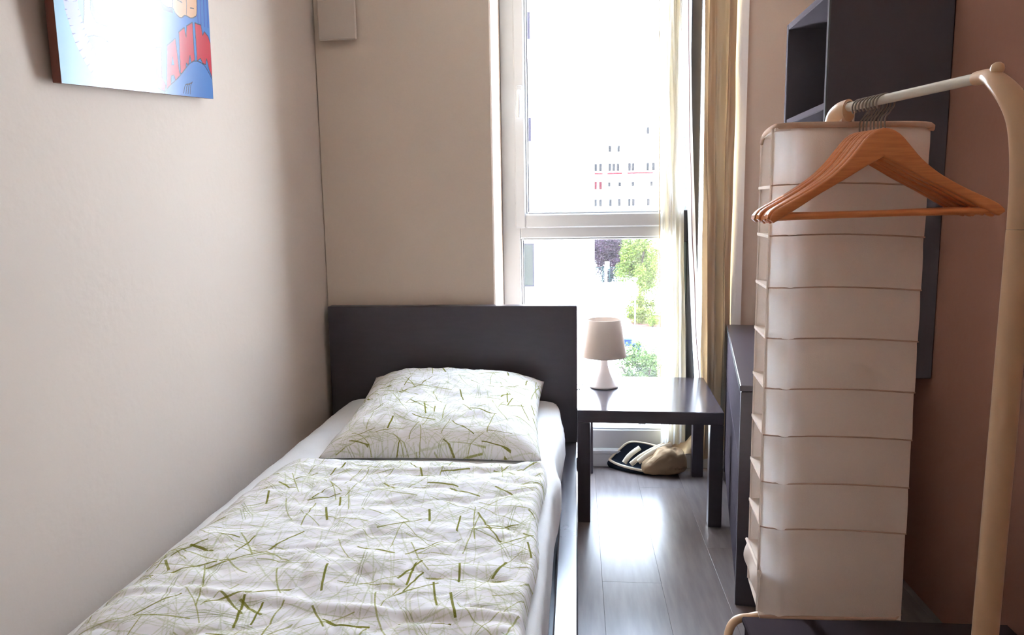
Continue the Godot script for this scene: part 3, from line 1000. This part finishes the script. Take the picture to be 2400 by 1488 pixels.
func clothes_rack() -> void:
	var t := thing("clothes_rack", "white tubular clothes rack with a curved corner and round knob on top", "clothes rack", Vector3(0, 0, 0))
	var dirb := (BAR_B - BAR_A).normalized()
	var across := dirb.cross(Vector3.UP).normalized()
	part("hanging_bar", tube([BAR_A, BAR_B], 0.0088, null, 20), M.rack_bar, t)
	var arc := curve([BAR_B - dirb * 0.01, BAR_B + Vector3(0.003, -0.002, 0.018), Vector3(0.634, 1.387, -1.200), Vector3(0.639, 1.360, -1.172), Vector3(0.645, 1.318, -1.152), Vector3(0.6485, 1.25, -1.143), Vector3(0.6485, 1.168, -1.14)], 48)
	var rx := []
	var ry := []
	for i in arc.size():
		var k := clampf(float(i) / (arc.size() * 0.45), 0.0, 1.0)
		rx.append(lerpf(0.0105, 0.0205, k))
		ry.append(lerpf(0.0105, 0.0140, k))
	part("bend", tube(arc, rx, ry, 20, across), M.rack_white, t)
	part("post", tube([Vector3(0.6485, 1.1675, -1.14), Vector3(0.6375, 0.02, -1.135)], 0.0215, 0.0150, 20, across), M.rack_white, t)
	var kn := part("knob", lathe([Vector2(0.0, 0.0), Vector2(0.005, 0.0), Vector2(0.005, 0.004), Vector2(0.0085, 0.007), Vector2(0.010, 0.012), Vector2(0.0085, 0.018), Vector2(0.004, 0.0215), Vector2(0.0, 0.022)], 20), M.rack_white, t)
	kn.position = Vector3(0.634, 1.396, -1.206)
	# far corner piece, its post running down inside the organizer
	part("far_bend", tube(curve([BAR_A + dirb * 0.012 + Vector3(0, -0.006, 0), BAR_A - dirb * 0.012 + Vector3(0, -0.008, 0), BAR_A - dirb * 0.030 + Vector3(0, -0.016, 0), BAR_A - dirb * 0.036 + Vector3(0, -0.034, 0), BAR_A - dirb * 0.038 + Vector3(0, -0.08, 0)], 28), 0.0145, 0.022, 20, across), M.rack_white, t)
	part("post", tube([BAR_A - dirb * 0.038 + Vector3(0, -0.08, 0), Vector3(0.565, 0.19, -1.785)], 0.0145, 0.012, 16, across), M.rack_white, t)
	# bottom frame: a rounded loop of tube
	var lo := [Vector3(0.352, 0.105, -1.40), Vector3(0.366, 0.112, -1.66), Vector3(0.372, 0.130, -1.735), Vector3(0.384, 0.156, -1.765), Vector3(0.405, 0.172, -1.778), Vector3(0.440, 0.178, -1.782), Vector3(0.50, 0.192, -1.784), Vector3(0.565, 0.200, -1.786)]
	part("bottom_loop", tube(curve(lo, 60), 0.0105, null, 16), M.rack_white, t)
	part("bottom_loop", tube(curve([Vector3(0.352, 0.105, -1.40), Vector3(0.36, 0.10, -1.20), Vector3(0.42, 0.10, -1.14), Vector3(0.64, 0.10, -1.137)], 40), 0.0105, null, 16), M.rack_white, t)
	part("base_bar", tube([Vector3(0.40, 0.0125, -1.135), Vector3(0.82, 0.0125, -1.135)], 0.0125, null, 14), M.rack_white, t)
	part("base_bar", tube([Vector3(0.40, 0.0125, -1.570), Vector3(0.82, 0.0125, -1.570)], 0.0125, null, 14), M.rack_white, t)
	# dark box standing inside the bottom of the rack
	var b := thing("storage_box", "low dark storage box under the hanging organizer, inside the rack's foot", "box", Vector3.ZERO)
	part("body", span(Vector3(0.418, 0.026, -1.28), Vector3(1.045, 0.172, -1.760), 0.004), M.dark_box, b)
	part("lid", span(Vector3(0.412, 0.172, -1.275), Vector3(1.050, 0.188, -1.768), 0.004), M.dark_box, b)

func make_hanger() -> Node3D:
	var h := thing("coat_hanger", "x", "hanger", Vector3.ZERO, 0.0, "wooden hangers on the rack's bar")
	# shoulders: one arched board, thicker towards the tips; local x across, y up, origin on the bar's centre
	var up := [Vector2(-0.213, -0.206), Vector2(-0.204, -0.196), Vector2(-0.18, -0.183), Vector2(-0.14, -0.162), Vector2(-0.10, -0.137), Vector2(-0.07, -0.111), Vector2(-0.048, -0.085), Vector2(-0.030, -0.064), Vector2(-0.014, -0.054), Vector2(0, -0.051)]
	var low := [Vector2(0, -0.104), Vector2(-0.03, -0.120), Vector2(-0.07, -0.143), Vector2(-0.12, -0.170), Vector2(-0.16, -0.194), Vector2(-0.19, -0.211), Vector2(-0.207, -0.220), Vector2(-0.214, -0.214)]
	var n := 26
	var top := PackedVector2Array()
	var cu := Curve2D.new()
	for p in up:
		cu.add_point(p)
	var cl := Curve2D.new()
	for i in range(low.size() - 1, -1, -1):
		cl.add_point(low[i])
	var st := begin()
	for sgn in [-1.0, 1.0]:
		var rings := []
		for i in n + 1:
			var k := float(i) / n
			var a := cu.sample_baked(k * cu.get_baked_length(), true)
			var b := cl.sample_baked(k * cl.get_baked_length(), true)
			var c := (a + b) * 0.5
			var hh := a.distance_to(b) * 0.5
			var ud := (a - b).normalized()
			var th := lerpf(0.0085, 0.0050, k)
			var sweep := 0.016 * pow(1.0 - k, 2.0)     # the tips curve forward
			var ring := []
			for q in 16:
				var g := TAU * q / 16.0
				var cs := cos(g)
				var sn := sin(g)
				var dy := hh * signf(sn) * pow(absf(sn), 0.6)
				var dz := th * signf(cs) * pow(absf(cs), 0.6)
				var p2 := c + ud * dy
				ring.append(Vector3(-p2.x * sgn, p2.y, dz + sweep))
			rings.append(ring)
		for i in n:
			for q in 16:
				var A: Vector3 = rings[i][q]
				var B: Vector3 = rings[i][(q + 1) % 16]
				var C: Vector3 = rings[i + 1][(q + 1) % 16]
				var D: Vector3 = rings[i + 1][q]
				var mid: Vector3 = (rings[i][0] + rings[i][8]) * 0.5
				quad_smooth(st, A, B, C, D, (A + C) * 0.5 - mid)
		var e := []
		for q in 16:
			e.append(rings[0][q])
		for q in range(1, 15):
			tri(st, e[0], e[q], e[q + 1], Vector3(sgn, -0.3, 0))
	part("shoulder", finish(st), M.hanger_wood, h)
	part("trouser_bar", tube([Vector3(-0.198, -0.209, 0.010), Vector3(0.198, -0.209, 0.010)], 0.0062, null, 14), M.hanger_wood, h)
	var hk := [Vector3(0.001, -0.056, 0), Vector3(0.001, -0.034, 0), Vector3(0.008, -0.024, 0)]
	for k in 11:
		var g := deg_to_rad(-50.0 + 26.5 * k)
		hk.append(Vector3(0.0165 * cos(g), -0.0065 + 0.0165 * sin(g), 0))
	part("hook", tube(curve(hk, 60), 0.0017, null, 8), M.steel, h)
	return h

func quad_smooth(st: SurfaceTool, a: Vector3, b: Vector3, c: Vector3, d: Vector3, outward: Vector3) -> void:
	var n := (b - a).cross(c - a)
	st.set_smooth_group(3)
	for v in ([a, c, b, a, d, c] if n.dot(outward) > 0.0 else [a, b, c, a, c, d]):
		st.add_vertex(v)

func hangers() -> void:
	var labels := ["nearest of the row", "second from the front of the row", "third from the front of the row", "fourth from the front of the row", "fifth from the front, mid row", "sixth from the front of the row", "seventh, next to the rearmost", "rearmost of the row, nearest the organizer"]
	var dirb := (BAR_B - BAR_A).normalized()
	var h0: Node3D = null
	rng.seed = 11
	for i in 8:
		var h: Node3D
		if h0 == null:
			h0 = make_hanger()
			h = h0
		else:
			h = h0.duplicate()
			put(h, "coat_hanger")
		var z := -1.447 - 0.0095 * i
		var k := (z - BAR_A.z) / (BAR_B.z - BAR_A.z)
		h.position = BAR_A.lerp(BAR_B, k) + Vector3(0, -0.0005, 0)
		h.rotation = Vector3(rng.randf_range(-0.006, 0.006), 0.06 + (0.0 if i == 0 else rng.randf_range(0.0, 0.05) + 0.004 * i), 0.018 + (0.0 if i == 0 else rng.randf_range(-0.012, 0.012)))
		h.set_meta("label", "orange-brown wooden coat hanger on the rack's bar, " + labels[i])

# ------------------------------------------------------------------ small things
func lamp() -> void:
	var t := thing("table_lamp", "small table lamp with a flared white base and a beige cone shade", "lamp", Vector3(0.116, 0.453, -3.135))
	part("base", lathe([Vector2(0.0, 0.0), Vector2(0.058, 0.0), Vector2(0.062, 0.002), Vector2(0.063, 0.006), Vector2(0.060, 0.010), Vector2(0.052, 0.020), Vector2(0.043, 0.034), Vector2(0.035, 0.050), Vector2(0.0275, 0.066), Vector2(0.0205, 0.084), Vector2(0.0172, 0.100), Vector2(0.0165, 0.112), Vector2(0.0172, 0.130), Vector2(0.019, 0.155), Vector2(0.0, 0.156)], 48), M.lamp_plastic, t)
	part("socket", lathe([Vector2(0.0, 0.155), Vector2(0.014, 0.155), Vector2(0.014, 0.195), Vector2(0.0, 0.196)], 24), M.lamp_plastic, t)
	part("shade", lathe([Vector2(0.0935, 0.136), Vector2(0.0955, 0.135), Vector2(0.0955, 0.139), Vector2(0.0720, 0.296), Vector2(0.0705, 0.297), Vector2(0.0700, 0.295), Vector2(0.0935, 0.138), Vector2(0.0935, 0.136)], 64), M.shade_cloth, t)
	var st := begin()
	for k in 3:
		var g := TAU * k / 3.0 + 0.5
		box(st, Vector3(cos(g) * 0.045, 0.19, -sin(g) * 0.045), Vector3(0.085, 0.002, 0.003), 0.0005, Basis(Vector3.UP, g))
	part("shade_holder", finish(st), M.lamp_plastic, t)
	part("bulb", lathe([Vector2(0.0, 0.196), Vector2(0.012, 0.197), Vector2(0.014, 0.208), Vector2(0.022, 0.225), Vector2(0.022, 0.240), Vector2(0.012, 0.254), Vector2(0.0, 0.257)], 24), M.plastic_white, t)
	part("cord", tube(curve([Vector3(-0.055, 0.004, -0.02), Vector3(-0.080, 0.003, -0.045), Vector3(-0.100, 0.003, -0.040), Vector3(-0.122, 0.003, -0.015)], 24), 0.0022, null, 8), M.lamp_plastic, t)
	part("cord_switch", tube(curve([Vector3(-0.106, 0.004, 0.082), Vector3(-0.110, 0.012, 0.088), Vector3(-0.120, 0.005, 0.096), Vector3(-0.130, 0.003, 0.10)], 16), 0.0022, null, 8), M.window_dark, t)

func bag() -> void:
	var t := thing("tote_bag", "open dark blue tote bag with cream trim lying under the side table", "bag", Vector3(0, 0, 0))
	# mouth outline of the bag, lying open towards the room: a sagging dark bowl
	var rim := [Vector3(0.150, 0.040, -3.3775), Vector3(0.195, 0.085, -3.3850), Vector3(0.245, 0.124, -3.3850), Vector3(0.315, 0.122, -3.3800), Vector3(0.400, 0.105, -3.3625), Vector3(0.455, 0.085, -3.3375), Vector3(0.440, 0.050, -3.3025), Vector3(0.36, 0.020, -3.2800), Vector3(0.300, 0.020, -3.2875), Vector3(0.235, 0.026, -3.3100), Vector3(0.180, 0.030, -3.3525), Vector3(0.150, 0.040, -3.3775)]
	var rc := curve(rim, 66)
	var cen := Vector3(0.31, 0.012, -3.3275)
	var n := rc.size() - 1
	var wn := noise(6.0, 71, 2)
	part("lining", smooth(sheet(n, 10, func(u: float, v: float):
		var p: Vector3 = rc[roundi(u * n)]
		var q := p.lerp(cen, v)
		q.y = lerpf(p.y, 0.014, smoothstep(0.0, 1.0, v * 1.2)) + 0.008 * wn.get_noise_2d(q.x * 6.0, q.z * 6.0) * v + 0.004
		return q)), M.bag_dark, t)
	part("shell", smooth(sheet(n, 6, func(u: float, v: float):
		var p: Vector3 = rc[roundi(u * n)]
		var o := (p - cen)
		o.y = 0.0
		var q := p + o * 0.06 * sin(v * PI)
		q.y = lerpf(p.y, 0.003, v)
		return q)), M.bag_dark, t)
	part("trim", tube(rc, 0.0065, 0.005, 8), M.bag_trim, t)
	# folded inner wall, pale blue, and straps laid across
	part("inner_pocket", smooth(sheet(16, 10, func(u: float, v: float):
		return Vector3(lerpf(0.335, 0.415, u), 0.030 + 0.058 * v + 0.012 * sin(u * PI), lerpf(-3.3025, -3.3475, v) + 0.01 * sin(u * 6.0)))), M.bag_blue, t)
	for a in [[Vector3(0.216, 0.050, -3.3050), Vector3(0.236, 0.075, -3.3175), Vector3(0.262, 0.094, -3.3325), Vector3(0.292, 0.108, -3.3525)],
			[Vector3(0.246, 0.046, -3.2950), Vector3(0.285, 0.075, -3.3075), Vector3(0.330, 0.098, -3.3250), Vector3(0.375, 0.116, -3.3400), Vector3(0.408, 0.124, -3.3525)],
			[Vector3(0.280, 0.060, -3.2900), Vector3(0.320, 0.088, -3.3025), Vector3(0.362, 0.108, -3.3175), Vector3(0.400, 0.122, -3.3300), Vector3(0.436, 0.128, -3.3425)]]:
		part("strap", tube(curve(a, 24), 0.0115, 0.003, 10, Vector3(1, 0, 0)), M.bag_trim, t)
	# the tan canvas body folded forward
	var cn := noise(5.0, 73, 3)
	var c := thing("canvas_bundle", "folded tan canvas cloth heaped on the floor against the tote bag", "cloth", Vector3(0, 0, 0))
	var blob := sheet(64, 32, func(u: float, v: float):
		var g: float = u * TAU
		var h: float = (v - 0.5) * PI
		var ex := pow(absf(cos(h)), 0.55)
		var x := 0.399 + 0.104 * ex * signf(cos(g)) * pow(absf(cos(g)), 0.7)
		var z := -3.306 + 0.048 * ex * signf(sin(g)) * pow(absf(sin(g)), 0.7) - 0.05 * (x - 0.399)
		var y := 0.058 + 0.056 * signf(sin(h)) * pow(absf(sin(h)), 0.6)
		var s := clampf((x - 0.29) / 0.30, 0.0, 1.0)
		y *= lerpf(0.50, 1.08, smoothstep(0.0, 0.42, s))
		if y > 0.04:
			y += 0.008 * sin(s * 7.0 + 0.4) + 0.012 * cn.get_noise_2d(x * 3.0, z * 3.0)
			y += (z + 3.306) * -0.16
		z += 0.010 * cn.get_noise_2d(x * 3.0, y * 3.0)
		return Vector3(x, maxf(y, 0.002), z), null, true)
	part("cloth", smooth(blob), M.canvas_tan, c)

func wall_picture() -> void:
	var t := thing("canvas_print", "unframed comic canvas print in blue, red and yellow on the left wall", "picture", Vector3.ZERO)
	var e1 := Vector3(0.007, 0.100, -0.995).normalized()
	var e2 := Vector3(0.069, 0.993, 0.100).normalized()
	var nn := e1.cross(e2).normalized()
	if nn.x < 0:
		nn = -nn
	t.transform = Transform3D(Basis(e1, e2, nn), Vector3(-1.045, 1.481, -1.456))
	var W := 0.634
	var H := 0.634
	var th := 0.02
	part("stretched_sides", span(Vector3(0, 0, -0.0008), Vector3(W, H, -th), 0.001), M.canvas_edge, t)
	var pm := mat("comic_print", Color.WHITE, 0.18, 0.30)
	pm.albedo_texture = comic_texture()
	pm.uv1_scale = Vector3(1, 1, 1)
	part("printed_face", smooth(sheet(1, 1, func(u: float, v: float): return Vector3(u * W, v * H, 0.0), func(u: float, v: float): return Vector2(u, 1.0 - v), true)), pm, t)
	# peg the canvas hangs from
	part("hanging_peg", tube([Vector3(W * 0.5, H - 0.05, -th), Vector3(W * 0.5, H - 0.05, -0.083)], 0.004, null, 8), M.steel, t)

func vent() -> void:
	var t := thing("vent_cover", "small square cream plastic cover on the end wall near the corner", "vent cover", Vector3(-0.962, 1.991, PIER))
	part("back_plate", boxm(Vector3(0.142, 0.142, 0.022), 0.003, Vector3(0, 0, 0.011)), M.box_cover, t)
	part("front_plate", boxm(Vector3(0.157, 0.157, 0.012), 0.004, Vector3(0, 0, 0.029)), M.box_cover, t)

# ------------------------------------------------------------------ outdoors
func outdoors() -> void:
	var g := structure("ground")
	part("paving", span(Vector3(-120, GROUND - 0.5, -4.6), Vector3(160, GROUND, -260), 0.0), M.paving, g)
	var wall := structure("wall_outside")
	part("plaster", span(Vector3(-6, GROUND, -3.39), Vector3(LX - 0.2, 9, -3.49), 0.0), M.facade_white, wall)
	part("plaster", span(Vector3(RX + 0.2, GROUND, -3.39), Vector3(8, 9, -3.49), 0.0), M.facade_white, wall)
	part("plaster", span(Vector3(LX - 0.2, GROUND, -3.39), Vector3(RX + 0.2, -0.2, -3.49), 0.0), M.facade_white, wall)
	# white building close by at the left
	var nb := thing("building", "white building close at the left of the view, its edge beside the trees", "building", Vector3(0, GROUND, -32))
	part("facade", span(Vector3(-16, 0, 0), Vector3(0.755, 24, -14), 0.0), M.facade_white, nb)
	for a in [[-0.04, -1.95, -1.86], [5.28, 4.3, -1.93], [9.59, 8.5, -1.93]]:
		var top: float = a[0] - GROUND
		var bot: float = a[1] - GROUND
		var w := part("window", span(Vector3(-3.1, bot, 0.03), Vector3(a[2], top, -0.04), 0.0), M.slate_frame, nb)
		var p := MeshInstance3D.new()
		p.mesh = span(Vector3(-3.04, bot + 0.06, 0.045), Vector3(a[2] - 0.055, top - 0.06, 0.0), 0.0)
		p.material_override = M.teal_pane if a[0] < 0.0 else M.slate_frame
		put(p, "pane", w)
	# long block far off
	var fb := thing("building", "long white apartment block far off with small windows in rows", "building", Vector3(0, GROUND, -150))
	part("facade", span(Vector3(-20, 0, 0), Vector3(48, 42, -14), 0.0), M.facade_white, fb)
	var s := 150.0 / 1712.6
	for row in [[393, 14, "window_far", [1393, 1404, 1425, 1434, 1444, 1470, 1478, 1511, 1524]], [434, 14, "window_red", [1393, 1404]], [432, 8, "window_far", [1424, 1448, 1478, 1520]], [474, 13, "window_far", [1393, 1404, 1427, 1447, 1470, 1479, 1513]], [351, 11, "window_far", [1425, 1445]], [312, 12, "window_far", [1511]]]:
		for x in row[3]:
			var wx: float = 3.54 + (x - 1393) * s * 0.995
			var wy: float = 10.283 - (row[0] - 393) * s * 0.985 - GROUND
			var hw := 3.1 * s
			var hh: float = row[1] * 0.62 * s
			part("window", span(Vector3(wx, wy - hh, 0.04), Vector3(wx + 2 * hw, wy + hh, -0.02), 0.0), M[row[2]], fb)
	for a in [[1392, 1412], [1422, 1456], [1468, 1526]]:
		var wy := 10.283 - (407 - 393) * s * 0.985 - GROUND
		part("red_band", span(Vector3(3.54 + (a[0] - 1393) * s, wy - 0.16, 0.1), Vector3(3.54 + (a[1] - 1393) * s, wy + 0.16, 0.0), 0.0), M.red_band, fb)
	for k in 8:
		var wy := 10.283 - (130 + k * 52 - 393) * s * 0.985 - GROUND
		part("window", span(Vector3(20.6, wy - 0.9, 0.04), Vector3(22.0, wy + 0.9, -0.02), 0.0), M.window_bluish, fb)
	# trees and shrubs
	tree("tree", "dark purple-leaved tree beyond the fence", Vector3(3.5, GROUND, -78), 2.6, 6.9, 7.4, M.leaf_purple, 18000, 0.24, 101)
	tree("tree", "tall bright green tree right of the purple one", Vector3(4.4, GROUND, -52), 1.85, 6.5, 5.5, M.leaf_green, 20000, 0.17, 102)
	tree("tree", "leafy green tree low in the window, nearest of the trees", Vector3(1.62, GROUND, -18.5), 0.85, 4.08, 2.0, M.leaf_mid, 11000, 0.075, 103)
	shrub("shrub", "rounded yellow-green shrub at the tree's foot, upper one", Vector3(4.35, GROUND, -50), 1.5, 2.0, M.leaf_lime, 5000, 0.11, 104)
	shrub("shrub", "broad yellow-green shrub bordering the pavement below the tree", Vector3(4.2, GROUND, -47.6), 1.5, 1.35, M.leaf_lime, 5000, 0.10, 105)
	shrub("shrub", "small green shrub at the pavement's edge, right end of the bed", Vector3(4.75, GROUND, -46.4), 0.55, 0.75, M.leaf_green, 1800, 0.09, 106)
	var soil := structure("soil_bed")
	part("soil", boxm(Vector3(2.4, 0.10, 4.6), 0.03, Vector3(4.7, GROUND + 0.05, -48.9)), M.soil, soil)
	# fence of thin bars
	var f := thing("fence", "teal metal rail fence in front of the purple tree", "fence", Vector3(0, GROUND, -74))
	for k in 7:
		part("rail", span(Vector3(1.2, 0.45 + k * 0.22, 0.03), Vector3(4.6, 0.50 + k * 0.22, -0.03), 0.0), M.fence_teal, f)
	for k in 6:
		part("post", span(Vector3(1.2 + k * 0.68, 0, 0.05), Vector3(1.28 + k * 0.68, 1.95, -0.05), 0.0), M.fence_teal, f)
	var h := thing("basketball_hoop", "white basketball backboard on a post before the fence", "hoop", Vector3(2.95, GROUND, -72.5))
	part("post", tube([Vector3(-0.1, 0, 0), Vector3(-0.1, 2.1, 0)], 0.12), M.plastic_white, h)
	part("backboard", boxm(Vector3(0.44, 0.72, 0.06), 0.05, Vector3(0.02, 2.15, 0.12)), M.plastic_white, h)
	part("ring", tube(curve([Vector3(-0.15, 1.9, 0.15), Vector3(-0.15, 1.9, 0.5), Vector3(0.15, 1.9, 0.5), Vector3(0.15, 1.9, 0.15)], 20), 0.02, null, 6), M.red_band, h)
	var l := thing("street_lamp", "slim pale street lamp standing before the shrubs", "street lamp", Vector3(3.66, GROUND, -46.4))
	part("pole", tube([Vector3(0, 0, 0), Vector3(0, 3.0, 0)], 0.04), M.plastic_white, l)
	part("lamp_head", lathe([Vector2(0.0, 2.95), Vector2(0.06, 2.98), Vector2(0.15, 3.04), Vector2(0.17, 3.10), Vector2(0.10, 3.15), Vector2(0.0, 3.17)], 20), M.plastic_white, l)
	bin("blue waste bin on the pavement, the farther of two", Vector3(2.72, GROUND, -39.6), 0.36)
	bin("blue waste bin nearer the low green tree", Vector3(3.12, GROUND, -38.2), 0.36)

func bin(label: String, at: Vector3, h: float) -> void:
	var b := thing("waste_bin", label, "bin", at)
	part("body", span(Vector3(-0.24, 0.05, 0.22), Vector3(0.24, h, -0.22), 0.03), M.bin_blue, b)
	part("lid", boxm(Vector3(0.52, 0.05, 0.48), 0.02, Vector3(0, h + 0.03, 0)), M.bin_blue, b)

var leaf_mesh: ArrayMesh

func leaf() -> ArrayMesh:
	if leaf_mesh == null:
		var st := begin()
		var a := Vector3(0, 0, 0)
		var b := Vector3(0.32, 0.06, 0.5)
		var c := Vector3(0, -0.05, 1.0)
		var d := Vector3(-0.32, 0.06, 0.5)
		tri(st, a, b, c, Vector3.UP)
		tri(st, a, c, d, Vector3.UP)
		leaf_mesh = finish(st)
	return leaf_mesh

# leaves on clusters within an ellipsoid
func foliage(parent: Node, called: String, centre: Vector3, r: Vector3, count: int, size: float, m: Material, sd: int) -> void:
	rng.seed = sd
	var mm := MultiMesh.new()
	mm.transform_format = MultiMesh.TRANSFORM_3D
	mm.use_colors = true
	mm.mesh = leaf()
	mm.instance_count = count
	var hubs := []
	for i in 60:
		var v := Vector3(rng.randfn(), rng.randfn(), rng.randfn()).normalized() * pow(rng.randf(), 0.4)
		hubs.append(centre + v * r * 0.82)
	for i in count:
		var hb: Vector3 = hubs[rng.randi() % hubs.size()]
		var v := Vector3(rng.randfn(), rng.randfn(), rng.randfn()).normalized() * pow(rng.randf(), 0.45)
		var p := hb + v * r * 0.26
		var bs := Basis.from_euler(Vector3(rng.randf_range(-0.9, 0.7), rng.randf() * TAU, rng.randf_range(-0.6, 0.6))) * Basis.from_scale(Vector3.ONE * size * rng.randf_range(0.7, 1.3))
		mm.set_instance_transform(i, Transform3D(bs, p))
		var k := rng.randf_range(0.35, 1.9)
		mm.set_instance_color(i, Color(k * rng.randf_range(0.9, 1.1), k, k * rng.randf_range(0.8, 1.15)))
	var o := MultiMeshInstance3D.new()
	o.multimesh = mm
	o.material_override = m
	o.set_meta("kind", "stuff")
	put(o, called, parent)

func tree(called: String, label: String, at: Vector3, rad: float, high: float, crown: float, m: Material, count: int, size: float, sd: int) -> void:
	var t := thing(called, label, "tree", at)
	var cy := high - crown * 0.5
	part("trunk", tube(curve([Vector3(0, 0, 0), Vector3(0.04, cy * 0.5, 0.02), Vector3(-0.02, cy, 0)], 12), [0.13, 0.125, 0.12, 0.115, 0.11, 0.105, 0.10, 0.095, 0.09, 0.085, 0.08, 0.075, 0.07].slice(0, curve([Vector3(0, 0, 0), Vector3(0.04, cy * 0.5, 0.02), Vector3(-0.02, cy, 0)], 12).size())), M.bark, t)
	for k in 4:
		var g := k * 1.7 + sd
		part("branch", tube(curve([Vector3(0, cy * 0.75, 0), Vector3(cos(g) * rad * 0.4, cy * 0.95, sin(g) * rad * 0.4), Vector3(cos(g) * rad * 0.75, cy + crown * 0.15, sin(g) * rad * 0.75)], 8), 0.03 * rad, null, 6), M.bark, t)
	foliage(t, "foliage", Vector3(0, cy, 0), Vector3(rad, crown * 0.5, rad), count, size, m, sd)

func shrub(called: String, label: String, at: Vector3, rad: float, high: float, m: Material, count: int, size: float, sd: int) -> void:
	var t := thing(called, label, "shrub", at)
	part("stem", tube([Vector3(0, 0, 0), Vector3(0.05, high * 0.6, 0)], 0.05, null, 6), M.bark, t)
	foliage(t, "foliage", Vector3(0, high * 0.5, 0), Vector3(rad, high * 0.5, rad * 0.8), count, size, m, sd)
